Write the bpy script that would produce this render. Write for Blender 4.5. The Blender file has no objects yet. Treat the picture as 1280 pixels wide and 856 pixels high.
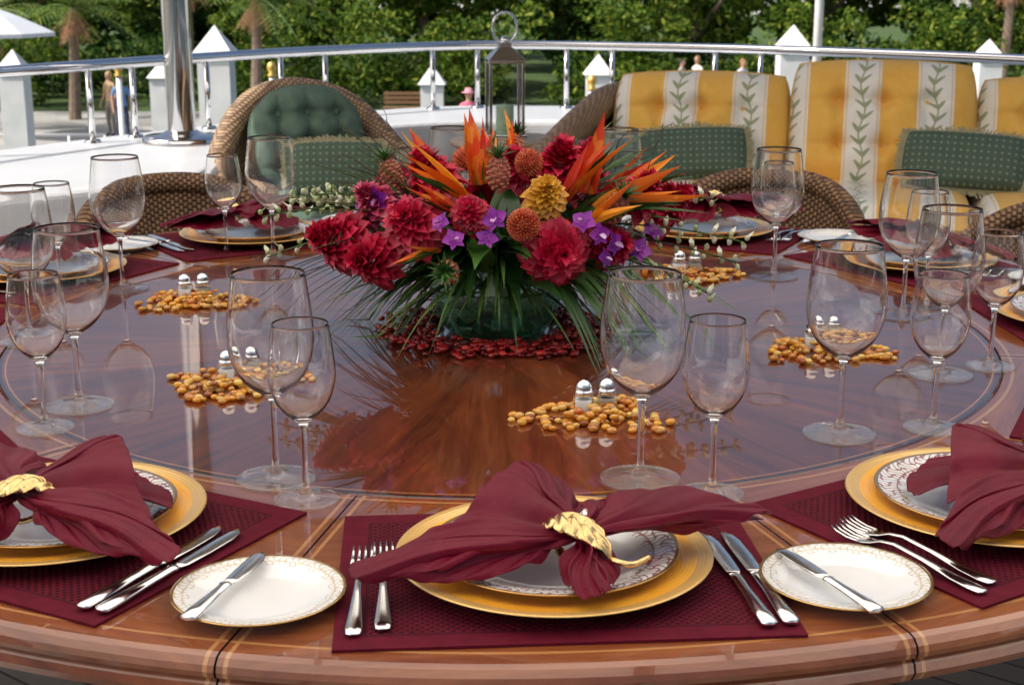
import bpy, bmesh, math, random
import numpy as np
from mathutils import Vector, Matrix
random.seed(7); np.random.seed(7)
R=math.radians; pi=math.pi
scene=bpy.context.scene
COL=scene.collection
TX,TY,TZ=-0.02,2.5,0.75

# ------------------------------------------------------------------ node helpers
class NT:
    def __init__(s,name):
        s.m=bpy.data.materials.new(name); s.m.use_nodes=True
        s.t=s.m.node_tree; s.b=s.t.nodes['Principled BSDF']; s.out=s.t.nodes['Material Output']
    def n(s,typ): return s.t.nodes.new(typ)
    def link(s,a,b): s.t.links.new(a,b)
    def put(s,sock,v):
        if isinstance(v,bpy.types.NodeSocket): s.link(v,sock)
        else: sock.default_value=v
    def M(s,op,a,b=None,c=None,clamp=False):
        k=s.n('ShaderNodeMath'); k.operation=op; k.use_clamp=clamp
        s.put(k.inputs[0],a)
        if b is not None: s.put(k.inputs[1],b)
        if c is not None: s.put(k.inputs[2],c)
        return k.outputs[0]
    def obj(s):
        if not hasattr(s,'_o'):
            s._tc=s.n('ShaderNodeTexCoord'); s._sx=s.n('ShaderNodeSeparateXYZ')
            s.link(s._tc.outputs['Object'],s._sx.inputs[0]); s._o=s._tc.outputs['Object']
        return s._o
    def xyz(s): s.obj(); return s._sx.outputs
    def comb(s,x,y,z):
        k=s.n('ShaderNodeCombineXYZ'); s.put(k.inputs[0],x); s.put(k.inputs[1],y); s.put(k.inputs[2],z); return k.outputs[0]
    def noise(s,vec,scale,detail=3,rough=.5):
        k=s.n('ShaderNodeTexNoise'); s.put(k.inputs['Vector'],vec); k.inputs['Scale'].default_value=scale
        k.inputs['Detail'].default_value=detail; k.inputs['Roughness'].default_value=rough; return k.outputs[0]
    def mix(s,f,a,b):
        k=s.n('ShaderNodeMix'); k.data_type='RGBA'; s.put(k.inputs[0],f)
        s.put(k.inputs[6],a if isinstance(a,bpy.types.NodeSocket) else (*a,1)); s.put(k.inputs[7],b if isinstance(b,bpy.types.NodeSocket) else (*b,1)); return k.outputs[2]
    def ramp(s,f,stops):
        k=s.n('ShaderNodeValToRGB'); e=k.color_ramp.elements
        while len(e)<len(stops): e.new(.5)
        for i,(p,c) in enumerate(stops): e[i].position=p; e[i].color=(*c,1)
        s.put(k.inputs[0],f); return k.outputs[0]
    def bump(s,h,strength=.3,dist=.002):
        k=s.n('ShaderNodeBump'); k.inputs['Strength'].default_value=strength; k.inputs['Distance'].default_value=dist
        s.put(k.inputs['Height'],h); s.link(k.outputs[0],s.b.inputs['Normal'])
    def set(s,**kw):
        for k,v in kw.items():
            s.put(s.b.inputs[k.replace('_',' ')],(*v,1) if isinstance(v,tuple) and len(v)==3 else v)
        return s
    def island(s):
        g=s.n('ShaderNodeNewGeometry'); return g.outputs['Random Per Island']

def simple(name,col,rough=.5,metal=0,var=.12,scale=30,bump=0,dist=.002,**kw):
    t=NT(name); f=t.noise(t.obj(),scale,4)
    a=tuple(c*(1-var) for c in col); b=tuple(min(1,c*(1+var)) for c in col)
    c=t.ramp(f,[(.3,a),(.7,b)]); t.link(c,t.b.inputs['Base Color'])
    t.set(Roughness=rough,Metallic=metal,**kw)
    if bump: t.bump(f,bump,dist)
    return t.m
def isle(name,stops,rough=.5,metal=0,transl=0,**kw):
    t=NT(name); c=t.ramp(t.island(),stops); t.link(c,t.b.inputs['Base Color']); t.set(Roughness=rough,Metallic=metal,**kw)
    if transl:
        tr=t.n('ShaderNodeBsdfTranslucent'); t.link(c,tr.inputs[0]); mx=t.n('ShaderNodeMixShader'); mx.inputs[0].default_value=transl
        t.link(t.b.outputs[0],mx.inputs[1]); t.link(tr.outputs[0],mx.inputs[2]); t.link(mx.outputs[0],t.out.inputs[0])
    return t.m

# ------------------------------------------------------------------ mesh helpers
class MB:
    def __init__(s): s.v=[];s.f=[];s.m=[]
    def add(s,VF,mat=0,M=None):
        V,F=VF; o=len(s.v)
        if M is not None: V=[tuple(M@Vector(p)) for p in V]
        s.v.extend([tuple(p) for p in V]); s.f.extend([tuple(i+o for i in f) for f in F]); s.m.extend([mat]*len(F)); return s
    def mesh(s,name,mats,smooth=True):
        me=bpy.data.meshes.new(name); me.from_pydata(s.v,[],s.f)
        for m in mats: me.materials.append(m)
        me.polygons.foreach_set('material_index',s.m); me.polygons.foreach_set('use_smooth',[smooth]*len(s.f)); me.update(); return me
    def obj(s,name,mats,loc=(0,0,0),rz=0,smooth=True,parent=None,M=None):
        return place(name,s.mesh(name,mats,smooth),loc,rz,parent,M)
def place(name,me,loc=(0,0,0),rz=0,parent=None,M=None):
    o=bpy.data.objects.new(name,me); COL.objects.link(o)
    if M is not None: o.matrix_world=M
    else: o.location=loc; o.rotation_euler=(0,0,rz)
    if parent: o.parent=parent
    return o
def empty(name,loc=(0,0,0),rz=0):
    o=place(name,None,loc,rz); o.empty_display_size=.1; return o
def bevel(o,w=.005,seg=2):
    m=o.modifiers.new('b','BEVEL'); m.width=w; m.segments=seg; m.limit_method='ANGLE'; m.angle_limit=R(40); return o
def solid(o,t,off=0):
    m=o.modifiers.new('s','SOLIDIFY'); m.thickness=t; m.offset=off; return o
def T(x,y,z): return Matrix.Translation((x,y,z))
def RX(a): return Matrix.Rotation(a,4,'X')
def RY(a): return Matrix.Rotation(a,4,'Y')
def RZ(a): return Matrix.Rotation(a,4,'Z')
def SC(x,y,z): return Matrix.Diagonal((x,y,z,1))
def track(d): return Vector(d).to_track_quat('Z','Y').to_matrix().to_4x4()

def catmull(P,n,closed=False):
    P=[Vector(p) for p in P]; m=len(P); out=[]
    segs=m if closed else m-1
    for k in range(n):
        t=k/(n if closed else n-1)*segs; i=min(int(t),segs-1); f=t-i
        if closed: a,b,c,d=[P[(i+j)%m] for j in(-1,0,1,2)]
        else: a,b,c,d=P[max(i-1,0)],P[i],P[i+1],P[min(i+2,m-1)]
        out.append(.5*((2*b)+(c-a)*f+(2*a-5*b+4*c-d)*f*f+(3*b-a-3*c+d)*f**3))
    return out
def lathe(prof,seg=32,smooth=0):
    if smooth:
        prof=[(p[0],p[1]) for p in catmull([(r,z,0) for r,z in prof],len(prof)*smooth)]
        prof=[(max(0,r),z) for r,z in prof]
    V=[];F=[];n=len(prof)
    for r,z in prof:
        for k in range(seg):
            a=2*pi*k/seg; V.append((r*math.cos(a),r*math.sin(a),z))
    for i in range(n-1):
        for k in range(seg):
            k2=(k+1)%seg; F.append((i*seg+k,i*seg+k2,(i+1)*seg+k2,(i+1)*seg+k))
    return V,F
def tube(P,rad,seg=8,caps=True,wx=None):
    P=[Vector(p) for p in P]; n=len(P); V=[];F=[]
    if not isinstance(rad,(list,tuple)): rad=[rad]*n
    up=Vector((0,0,1)); 
    for i in range(n):
        d=(P[min(i+1,n-1)]-P[max(i-1,0)]).normalized()
        u=up if abs(d.z)<.95 else Vector((0,1,0))
        x=d.cross(u).normalized(); z=x.cross(d).normalized()
        w=wx[i] if wx else rad[i]
        for k in range(seg):
            a=2*pi*k/seg; V.append(P[i]+x*math.cos(a)*w+z*math.sin(a)*rad[i])
    for i in range(n-1):
        for k in range(seg):
            k2=(k+1)%seg; F.append((i*seg+k,i*seg+k2,(i+1)*seg+k2,(i+1)*seg+k))
    if caps: F.append(tuple(range(seg-1,-1,-1))); F.append(tuple((n-1)*seg+k for k in range(seg)))
    return V,F
def box(sx,sy,sz,c=(0,0,0)):
    V=[(c[0]+x*sx/2,c[1]+y*sy/2,c[2]+z*sz/2) for z in(-1,1) for y in(-1,1) for x in(-1,1)]
    return V,[(0,2,3,1),(4,5,7,6),(0,1,5,4),(2,6,7,3),(0,4,6,2),(1,3,7,5)]
def grid(fn,nu,nv,closeu=False):
    V=[];F=[]
    for i in range(nu):
        for j in range(nv): V.append(tuple(fn(i/(nu if closeu else nu-1),j/(nv-1))))
    for i in range(nu if closeu else nu-1):
        i2=(i+1)%nu
        for j in range(nv-1): F.append((i*nv+j,i2*nv+j,i2*nv+j+1,i*nv+j+1))
    return V,F
def sphere(rx,ry,rz,nu=12,nv=8,c=(0,0,0)):
    return grid(lambda u,v:(c[0]+rx*math.sin(pi*v)*math.cos(2*pi*u),c[1]+ry*math.sin(pi*v)*math.sin(2*pi*u),c[2]+rz*math.cos(pi*v)),nu,nv,True)
def petal(L,W,curl=0,cup=0,point=1.0,nu=5,nv=3,base=.15):
    def f(u,v):
        s=(base+(1-base)*math.sin(pi*min(u*.9+.06,1))**.8)*(1-u**(3/point)) 
        x=(v*2-1); return (x*W*s,u*L,curl*u*u*L+cup*x*x*W*s)
    return grid(f,nu,nv)
def prism(poly,z0,z1):
    n=len(poly); V=[(p[0],p[1],z0) for p in poly]+[(p[0],p[1],z1) for p in poly]
    F=[tuple(range(n-1,-1,-1)),tuple(range(n,2*n))]+[(i,(i+1)%n,(i+1)%n+n,i+n) for i in range(n)]
    return V,F

# ------------------------------------------------------------------ materials
steel=simple('polished_steel',(.70,.70,.71),.08,1,.04,8)
silver=simple('silver',(.82,.81,.79),.13,1,.04,60)
gold=simple('gold_metal',(.80,.56,.25),.24,1,.2,160,.5,.0015)
white_gel=simple('white_gelcoat',(.62,.635,.66),.28,0,.05,3)
white_paint=simple('white_paint',(.78,.78,.76),.5,0,.08,4)

def wood():
    t=NT('varnished_sunburst_wood'); X,Y,Z=t.xyz()
    a=t.M('ARCTAN2',Y,X); r=t.M('SQRT',t.M('ADD',t.M('MULTIPLY',X,X),t.M('MULTIPLY',Y,Y)))
    def sector(n,off):
        st=2*pi/n
        q=t.M('DIVIDE',t.M('ADD',a,off+4*pi),st); i=t.M('FLOOR',q); da=t.M('MULTIPLY',t.M('SUBTRACT',t.M('FRACT',q),.5),st); return i,da
    i1,d1=sector(24,0.13); i2,d2=sector(12,pi/2-R(18.5))
    inner=t.M('LESS_THAN',r,.832)
    def mixf(f,x,y): 
        return t.M('ADD',t.M('MULTIPLY',f,x),t.M('MULTIPLY',t.M('SUBTRACT',1,f),y))
    idx=mixf(inner,i1,t.M('ADD',i2,50)); da=mixf(inner,d1,d2)
    u=t.M('MULTIPLY',r,t.M('COSINE',da)); w=t.M('MULTIPLY',r,t.M('SINE',da))
    gu=mixf(inner,t.M('MULTIPLY',u,2.2),t.M('MULTIPLY',u,26)); gw=mixf(inner,t.M('MULTIPLY',w,30),t.M('MULTIPLY',w,2.0))
    vec=t.comb(gu,gw,t.M('MULTIPLY',idx,3.7))
    n1=t.noise(vec,1.6,6,.6); n2=t.noise(vec,7,5,.7)
    wn=t.n('ShaderNodeTexWhiteNoise'); wn.noise_dimensions='1D'; t.link(idx,wn.inputs['W'])
    f=t.M('ADD',t.M('ADD',t.M('MULTIPLY',n1,.6),t.M('MULTIPLY',n2,.35)),t.M('MULTIPLY',t.M('SUBTRACT',wn.outputs[0],.5),.16))
    c1=t.ramp(f,[(.30,(.055,.010,.004)),(.48,(.14,.030,.009)),(.70,(.26,.072,.021))])
    c2=t.ramp(f,[(.28,(.11,.023,.007)),(.48,(.22,.057,.015)),(.70,(.35,.115,.032))])
    c=t.mix(inner,c2,c1)
    light=(.55,.27,.09); dark=(.03,.009,.004)
    def band(x,c0,h): return t.M('LESS_THAN',t.M('ABSOLUTE',t.M('SUBTRACT',x,c0)),h)
    out=t.M('SUBTRACT',1,inner)
    dist=t.M('MULTIPLY',r,t.M('SUBTRACT',pi/12,t.M('ABSOLUTE',d2)))
    l1=t.M('MULTIPLY',out,band(dist,.010,.0022)); l2=band(r,1.240,.0022); l3=band(r,.847,.0025)
    d_=t.M('MAXIMUM',band(r,.8265,.003),t.M('MULTIPLY',out,t.M('LESS_THAN',dist,.0014)))
    l4=band(r,.818,.0012)
    L=t.M('MAXIMUM',t.M('MAXIMUM',l1,l2),t.M('MAXIMUM',l3,l4))
    c=t.mix(t.M('MULTIPLY',L,.7),c,light); c=t.mix(d_,c,dark)
    t.link(c,t.b.inputs['Base Color'])
    t.set(Roughness=.30,IOR=1.35,Coat_Weight=1.0,Coat_Roughness=.004,Coat_IOR=1.62)
    k=t.n('ShaderNodeBump'); k.inputs['Strength'].default_value=.04; k.inputs['Distance'].default_value=.002
    t.link(t.noise(t.obj(),5,2),k.inputs['Height']); t.link(k.outputs[0],t.b.inputs['Coat Normal'])
    return t.m
woodm=wood()

def wicker(name,radial,c0=(.055,.026,.012),c1=(.40,.22,.10),k=30,n=70,R0=.3):
    t=NT(name); X,Y,Z=t.xyz()
    u=t.M('MULTIPLY',t.M('ARCTAN2',Y,X),R0*k*2) if radial else t.M('MULTIPLY',t.M('ADD',X,Y),k*2)
    cell=t.M('FLOOR',u); fu=t.M('FRACT',u)
    zz=t.M('ADD',t.M('MULTIPLY',Z,n),t.M('MULTIPLY',cell,.5))
    h=t.M('ABSOLUTE',t.M('SINE',t.M('MULTIPLY',zz,pi)))
    hu=t.M('SINE',t.M('MULTIPLY',fu,pi))
    H=t.M('MULTIPLY',t.M('POWER',h,.6),t.M('POWER',hu,.4))
    nz=t.noise(t.obj(),25,3)
    f=t.M('MULTIPLY',H,t.M('ADD',.5,nz))
    c=t.ramp(f,[(.15,c0),(.75,tuple((a+b)/2 for a,b in zip(c0,c1))),(1,c1)])
    t.link(c,t.b.inputs['Base Color']); t.set(Roughness=.5); t.bump(H,.8,.006); return t.m
wick_r=wicker('woven_wicker_round',True,(.04,.018,.008),(.30,.155,.07),k=34,n=62)
wick_t=wicker('woven_wicker_light',True,(.11,.06,.032),(.50,.33,.19),k=34,n=66,R0=.38)
wick_s=wicker('woven_wicker_sofa',False,(.11,.06,.032),(.48,.31,.17),k=30,n=60)

def glassm(name,col=(1,1,1),rough=0,ior=1.5):
    t=NT(name); t.set(Base_Color=col,Roughness=rough,IOR=ior,Transmission_Weight=1.0); return t.m
def crystal(name,k=.5,tint=(1,1,1),f0=.04):
    t=NT(name); t.set(Base_Color=tint,Roughness=0.0,IOR=1.5,Transmission_Weight=1.0)
    tr=t.n('ShaderNodeBsdfTransparent'); tr.inputs[0].default_value=(*tint,1); gl=t.n('ShaderNodeBsdfGlossy'); gl.inputs['Roughness'].default_value=.0
    g=t.n('ShaderNodeNewGeometry'); dp=t.n('ShaderNodeVectorMath'); dp.operation='DOT_PRODUCT'; t.link(g.outputs['Normal'],dp.inputs[0]); t.link(g.outputs['Incoming'],dp.inputs[1])
    fr=t.M('ADD',f0,t.M('MULTIPLY',.9,t.M('POWER',t.M('SUBTRACT',1,t.M('ABSOLUTE',dp.outputs['Value'])),5),),clamp=True)
    m1=t.n('ShaderNodeMixShader'); t.link(fr,m1.inputs[0]); t.link(tr.outputs[0],m1.inputs[1]); t.link(gl.outputs[0],m1.inputs[2])
    m2=t.n('ShaderNodeMixShader'); m2.inputs[0].default_value=k; t.link(m1.outputs[0],m2.inputs[1]); t.link(t.b.outputs[0],m2.inputs[2]); t.link(m2.outputs[0],t.out.inputs[0]); return t.m
glass=glassm('clear_crystal',(1,1,1),0,1.48); footglass=crystal('clear_crystal_foot',.3); pane=crystal('lantern_glass',.0); green_glass=crystal('green_tinted_glass',.5,(.66,.92,.80)); shglass=crystal('shaker_glass',.2)

def satin(name,col,hi):
    t=NT(name); n=t.noise(t.obj(),14,4); X,Y,Z=t.xyz()
    c=t.ramp(n,[(.3,col),(.75,hi)]); t.link(c,t.b.inputs['Base Color'])
    t.set(Roughness=.31,Specular_IOR_Level=.5,Specular_Tint=(1,.42,.5))
    w=t.M('MULTIPLY',t.M('SINE',t.M('MULTIPLY',X,3800)),t.M('SINE',t.M('MULTIPLY',Y,3800)))
    t.bump(t.M('ADD',t.M('MULTIPLY',w,.08),t.noise(t.obj(),45,5)),.45,.006); return t.m
napm=satin('burgundy_satin',(.100,.0008,.010),(.155,.0015,.017))

def matm():
    t=NT('burgundy_woven_mat'); X,Y,Z=t.xyz()
    s=t.M('MULTIPLY',t.M('SINE',t.M('MULTIPLY',X,640)),t.M('SINE',t.M('MULTIPLY',Y,640)))
    hole=t.M('GREATER_THAN',s,.35)
    inn=t.M('MULTIPLY',t.M('LESS_THAN',t.M('ABSOLUTE',X),.193),t.M('LESS_THAN',t.M('ABSOLUTE',Y),.143))
    st=t.M('MULTIPLY',t.M('LESS_THAN',t.M('ABSOLUTE',X),.197),t.M('LESS_THAN',t.M('ABSOLUTE',Y),.147))
    n=t.noise(t.obj(),60,4); base=t.ramp(n,[(.3,(.088,.003,.012)),(.7,(.12,.005,.018))])
    c=t.mix(t.M('MULTIPLY',hole,inn),base,(.018,.001,.004)); c=t.mix(t.M('SUBTRACT',st,inn),c,(.055,.003,.01))
    t.link(c,t.b.inputs['Base Color']); t.set(Roughness=.8,Specular_IOR_Level=.15)
    t.bump(t.M('ADD',t.M('MULTIPLY',t.M('MULTIPLY',s,inn),-1),t.M('MULTIPLY',n,.5)),.6,.0015); return t.m
placem=matm()

def platemat(name,Rr,inner,bandcol,goldw,scal,thr,bg=(.86,.86,.84),dens=.85):
    t=NT(name); X,Y,Z=t.xyz()
    a=t.M('ARCTAN2',Y,X); r=t.M('SQRT',t.M('ADD',t.M('MULTIPLY',X,X),t.M('MULTIPLY',Y,Y)))
    sc=t.M('ABSOLUTE',t.M('SINE',t.M('MULTIPLY',a,scal)))
    inb=t.M('GREATER_THAN',r,t.M('SUBTRACT',inner,t.M('MULTIPLY',sc,Rr*.06)))
    rr=t.M('MULTIPLY',r,1/Rr*40)
    w1=t.M('SINE',t.M('ADD',t.M('MULTIPLY',a,scal*4),t.M('MULTIPLY',t.M('SINE',rr),1.7)))
    w2=t.M('SINE',t.M('ADD',rr,t.M('MULTIPLY',t.M('SINE',t.M('MULTIPLY',a,scal*2)),2.2)))
    pat=t.M('LESS_THAN',t.M('ABSOLUTE',t.M('ADD',w1,w2)),thr)
    f=t.M('MULTIPLY',inb,pat)
    fine=t.M('LESS_THAN',t.M('ABSOLUTE',t.M('SUBTRACT',r,inner+Rr*.015)),Rr*.007)
    c=t.mix(t.M('MULTIPLY',t.M('MAXIMUM',f,fine),dens),bg,bandcol)
    g=t.M('GREATER_THAN',r,Rr*goldw); c=t.mix(g,c,(.66,.40,.13))
    t.link(c,t.b.inputs['Base Color']); t.link(t.M('MULTIPLY',g,.8),t.b.inputs['Metallic'])
    t.set(Roughness=.13,Coat_Weight=.5,Coat_Roughness=.04); return t.m
dinner_m=platemat('china_burgundy_rim',.132,.103,(.26,.035,.018),.965,12,.75)
bread_m=platemat('china_gold_rim',.088,.074,(.55,.38,.15),.955,9,.6,dens=.7)
def chargerm():
    t=NT('amber_gold_glaze'); X,Y,Z=t.xyz()
    r=t.M('SQRT',t.M('ADD',t.M('MULTIPLY',X,X),t.M('MULTIPLY',Y,Y)))
    n=t.noise(t.obj(),9,4)
    c=t.ramp(n,[(.3,(.88,.36,.02)),(.7,(.95,.48,.05))]); rim=t.M('GREATER_THAN',r,.150)
    c=t.mix(rim,c,(.90,.56,.18)); t.link(c,t.b.inputs['Base Color'])
    t.link(t.M('ADD',.0,t.M('MULTIPLY',rim,.4)),t.b.inputs['Metallic']); t.set(Roughness=.25,Coat_Weight=.3)
    t.bump(t.M('SINE',t.M('MULTIPLY',r,1500)),.15,.001); return t.m
charger_m=chargerm()

# ------------------------------------------------------------------ world + sun
SUN_AZ=R(250); SUN_EL=R(48)
w=bpy.data.worlds.new('World'); scene.world=w; w.use_nodes=True
nt=w.node_tree; sky=nt.nodes.new('ShaderNodeTexSky'); sky.sky_type='NISHITA'; sky.sun_disc=False
sky.sun_elevation=SUN_EL; sky.sun_rotation=SUN_AZ; sky.air_density=1.0; sky.dust_density=6.0; sky.ozone_density=1.5
nt.links.new(sky.outputs[0],nt.nodes['Background'].inputs[0]); nt.nodes['Background'].inputs[1].default_value=.15
sd=Vector((math.sin(SUN_AZ)*math.cos(SUN_EL),math.cos(SUN_AZ)*math.cos(SUN_EL),math.sin(SUN_EL)))
sl=bpy.data.lights.new('sun','SUN'); sl.energy=5.0; sl.angle=R(.5); sl.color=(1,.95,.88)
so=bpy.data.objects.new('sun',sl); COL.objects.link(so); so.rotation_euler=sd.to_track_quat('Z','Y').to_euler()
scene.view_settings.view_transform='Standard'; scene.view_settings.look='None'; scene.view_settings.exposure=0

cam=bpy.data.cameras.new('camera'); co=bpy.data.objects.new('camera',cam); COL.objects.link(co)
co.location=(0,0,1.37); co.rotation_euler=(R(90-14.36),0,0); cam.lens=52.03; cam.sensor_width=36; cam.sensor_fit='HORIZONTAL'
cam.clip_start=.05; cam.clip_end=3000; cam.dof.use_dof=True; cam.dof.focus_distance=2.0; cam.dof.aperture_fstop=14
scene.camera=co

# ------------------------------------------------------------------ yacht structure
rail_pts=[(3.35,-3.5),(3.3,0),(3.2,3.2),(3.05,4.8),(2.75,5.65),(2.18,6.43),(1.36,7.09),(.63,7.44),(-.16,7.58),(-.91,7.09),(-1.49,6.38),(-1.94,5.7),(-2.35,4.9),(-2.75,3.6),(-3.0,0),(-3.05,-3.5)]
rs=catmull([(x,y,.97) for x,y in rail_pts],160)
def offs(P,d):
    out=[]
    for i,p in enumerate(P):
        t=(P[min(i+1,len(P)-1)]-P[max(i-1,0)]).normalized(); out.append((p.x+t.y*d,p.y-t.x*d))
    return out
outer=offs(rs,.14)
deckm=NT('teak_deck_planks')
bt=deckm.n('ShaderNodeTexBrick'); bt.offset=.5
mp=deckm.n('ShaderNodeMapping'); mp.inputs['Rotation'].default_value=(0,0,R(38)); deckm.link(deckm.obj(),mp.inputs[0]); deckm.link(mp.outputs[0],bt.inputs[0])
bt.inputs['Color1'].default_value=(.17,.145,.125,1); bt.inputs['Color2'].default_value=(.24,.21,.18,1); bt.inputs['Mortar'].default_value=(.02,.02,.02,1)
bt.inputs['Scale'].default_value=1; bt.inputs['Mortar Size'].default_value=.004; bt.inputs['Brick Width'].default_value=.5; bt.inputs['Row Height'].default_value=.075
nn=deckm.noise(mp.outputs[0],18,5); cc=deckm.mix(deckm.M('MULTIPLY',nn,.5),bt.outputs[0],(.12,.10,.085)); deckm.link(cc,deckm.b.inputs['Base Color']); deckm.set(Roughness=.65)
MB().add(prism(outer,-.12,0)).obj('yacht_deck_floor',[deckm.m],smooth=False)
MB().add(prism(offs(rs,.10),-4.4,-.125)).obj('yacht_hull',[white_gel],smooth=False)
inner=[(-2.7,-3.5),(-2.65,0),(-2.4,3.5),(-1.95,4.35),(-1.4,4.78),(-1.13,5.0),(-1.08,5.5),(-1.05,6.1),(-.7,6.6),(-.15,6.95),(.6,6.9),(1.3,6.55),(2.0,6.12),(2.55,5.5),(2.8,4.7),(2.95,3.2),(3.0,0),(3.05,-3.5)]
inn=[(p.x,p.y) for p in catmull([(x,y,0) for x,y in inner],160)][::-1]
n=160; V=[];F=[]
ring=[outer,inn]
for z in(.004,.66):
    for rr in ring: V+= [(p[0],p[1],z) for p in rr]
for i in range(n-1):
    F+=[(2*n+i,2*n+i+1,3*n+i+1,3*n+i),(i,i+1,2*n+i+1,2*n+i),(n+i+1,n+i,3*n+i,3*n+i+1)]
b=MB().add((V,F)).obj('white_bulwark_ledge',[white_gel],smooth=False); bevel(b,.03,3)
rail=empty('stern_guard_rail')
MB().add(tube(rs,.0225,12)).obj('top_rail',[steel],parent=rail)
mb=MB()
for i in [12,24,34,44,52,60,66,69,76,79,85,88,95,98,103,108,111,118,124,134,146]:
    p=rs[i]; mb.add(tube([(p.x,p.y,.66),(p.x,p.y,.955)],.0135,10)); mb.add(lathe([(0,.672),(.03,.672),(.035,.661)],14),0,T(p.x,p.y,0))
mb.obj('stanchions',[steel],parent=rail)
roofpoly=[(-2.6,4.15),(2.95,4.15),(2.95,5.0),(2.3,5.9),(1.2,6.35),(0,6.5),(-1.1,6.4),(-2.0,5.9),(-2.55,5.0)]
roofm=simple('roof_lining',(.34,.25,.18),.5,0,.04,2)
b=MB().add(prism(roofpoly,2.6,2.74)).obj('hardtop_roof',[roofm],smooth=False); bevel(b,.03,3)
cv=NT('added_diffuser_canvas'); cn=cv.noise(cv.obj(),3,4); tr=cv.n('ShaderNodeBsdfTranslucent')  # cloth of the added overhead diffuser, lets softened sun through
cv.link(cv.ramp(cn,[(.3,(.93,.88,.80)),(.7,(.98,.93,.85))]),tr.inputs[0]); df=cv.n('ShaderNodeBsdfDiffuse'); df.inputs[0].default_value=(.82,.79,.74,1)
mx=cv.n('ShaderNodeMixShader'); mx.inputs[0].default_value=.94; cv.link(df.outputs[0],mx.inputs[1]); cv.link(tr.outputs[0],mx.inputs[2]); cv.link(mx.outputs[0],cv.out.inputs[0])
aw=empty('added_diffuser_awning')  # unseen awning added to block direct sun and brighten the table softly
MB().add(grid(lambda u,v:(-3.1+6.2*u,.15+3.97*v,2.66-.04*math.sin(pi*u*5)**2-.03*math.sin(pi*v)),41,21)).obj('diffuser_sheet',[cv.m],parent=aw)
mb=MB()
for k in range(6): x=-3.1+6.2*k/5; mb.add(tube([(x,.15,2.69),(x,4.14,2.69)],.018,8))
for y in(.15,2.1): mb.add(tube([(-3.1,y,2.72),(3.1,y,2.72)],.018,8))
mb.obj('frame',[steel],parent=aw)
def column(x,y,z0,z1,r=.057):
    mb=MB(); mb.add(lathe([(r,z0),(r,z1)],32)); mb.add(lathe([(r+.001,z0+.05),(r+.012,z0+.045),(r+.03,z0+.035),(r+.095,z0+.028),(r+.105,z0+.02),(r+.105,z0+.002)],40)); mb.add(lathe([(r+.06,z1-.002),(r+.06,z1-.02),(r,z1-.03)],32))
    mb.obj('steel_column',[steel],(x,y,0))
column(-1.35,6.08,.66,2.6)
column(-2.42,.6,0,2.6,.04); column(2.75,.6,0,2.6,.04); column(2.72,4.75,0,2.6)

# ------------------------------------------------------------------ dining table
tab=empty('round_dining_table',(TX,TY,TZ))
prof=[(0,0),(.30,0),(.60,0),(.829,0),(.832,-.003),(.832,-.03),(.3,-.03),(0,-.03)]
MB().add(lathe(prof,144)).obj('centre_top',[woodm],parent=tab,smooth=False)
th0=18.5
for k in range(12):
    a0=R(-90+th0+30*k)+.0008; a1=R(-90+th0+30*(k+1))-.0008
    pr=[(.8335,-.03),(.8335,-.001),(.8355,0),(1.262,0),(1.270,-.002),(1.276,-.008),(1.278,-.014),(1.276,-.020),(1.270,-.024),(1.274,-.028),(1.276,-.036),(1.270,-.046),(1.255,-.050),(.8335,-.05)]
    ns=14; V=[];F=[];m=len(pr)
    for i in range(ns+1):
        a=a0+(a1-a0)*i/ns
        for r,z in pr: V.append((r*math.cos(a),r*math.sin(a),z))
    for i in range(ns):
        for j in range(m): j2=(j+1)%m; F.append((i*m+j,(i+1)*m+j,(i+1)*m+j2,i*m+j2))
    F.append(tuple(range(m))); F.append(tuple(ns*m+j for j in range(m-1,-1,-1)))
    MB().add((V,F)).obj('leaf_%d'%(k+1),[woodm],parent=tab,smooth=False)
MB().add(lathe([(1.05,-.051),(1.05,-.12),(1.0,-.12),(1.0,-.051)],96)).add(lathe([(.2,-.05),(.2,-.1),(.16,-.2),(.14,-.4),(.2,-.62),(.42,-.69),(.45,-.748)],40)).obj('pedestal',[woodm],parent=tab)

# ------------------------------------------------------------------ place settings
charger_me=MB().add(lathe([(0,.004),(.09,.004),(.105,.006),(.135,.0145),(.160,.019),(.1655,.0205),(.167,.0195),(.160,.0165),(.135,.0115),(.105,.002),(.10,0),(0,0)],96)).mesh('charger_plate',[charger_m])
dinner_me=MB().add(lathe([(0,.006),(.07,.006),(.086,.008),(.096,.0135),(.115,.0175),(.131,.0215),(.1325,.021),(.131,.0195),(.115,.0145),(.096,.010),(.086,.003),(.08,.0),(0,0)],96)).mesh('dinner_plate',[dinner_m])
bread_me=MB().add(lathe([(0,.004),(.045,.004),(.058,.0055),(.068,.010),(.086,.0145),(.0875,.0142),(.086,.0125),(.068,.0075),(.058,.002),(.055,0),(0,0)],80)).mesh('bread_plate',[bread_m])
mat_me=MB().add(box(.45,.345,.003,(0,0,.0017))).mesh('placemat',[placem],False)

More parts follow.
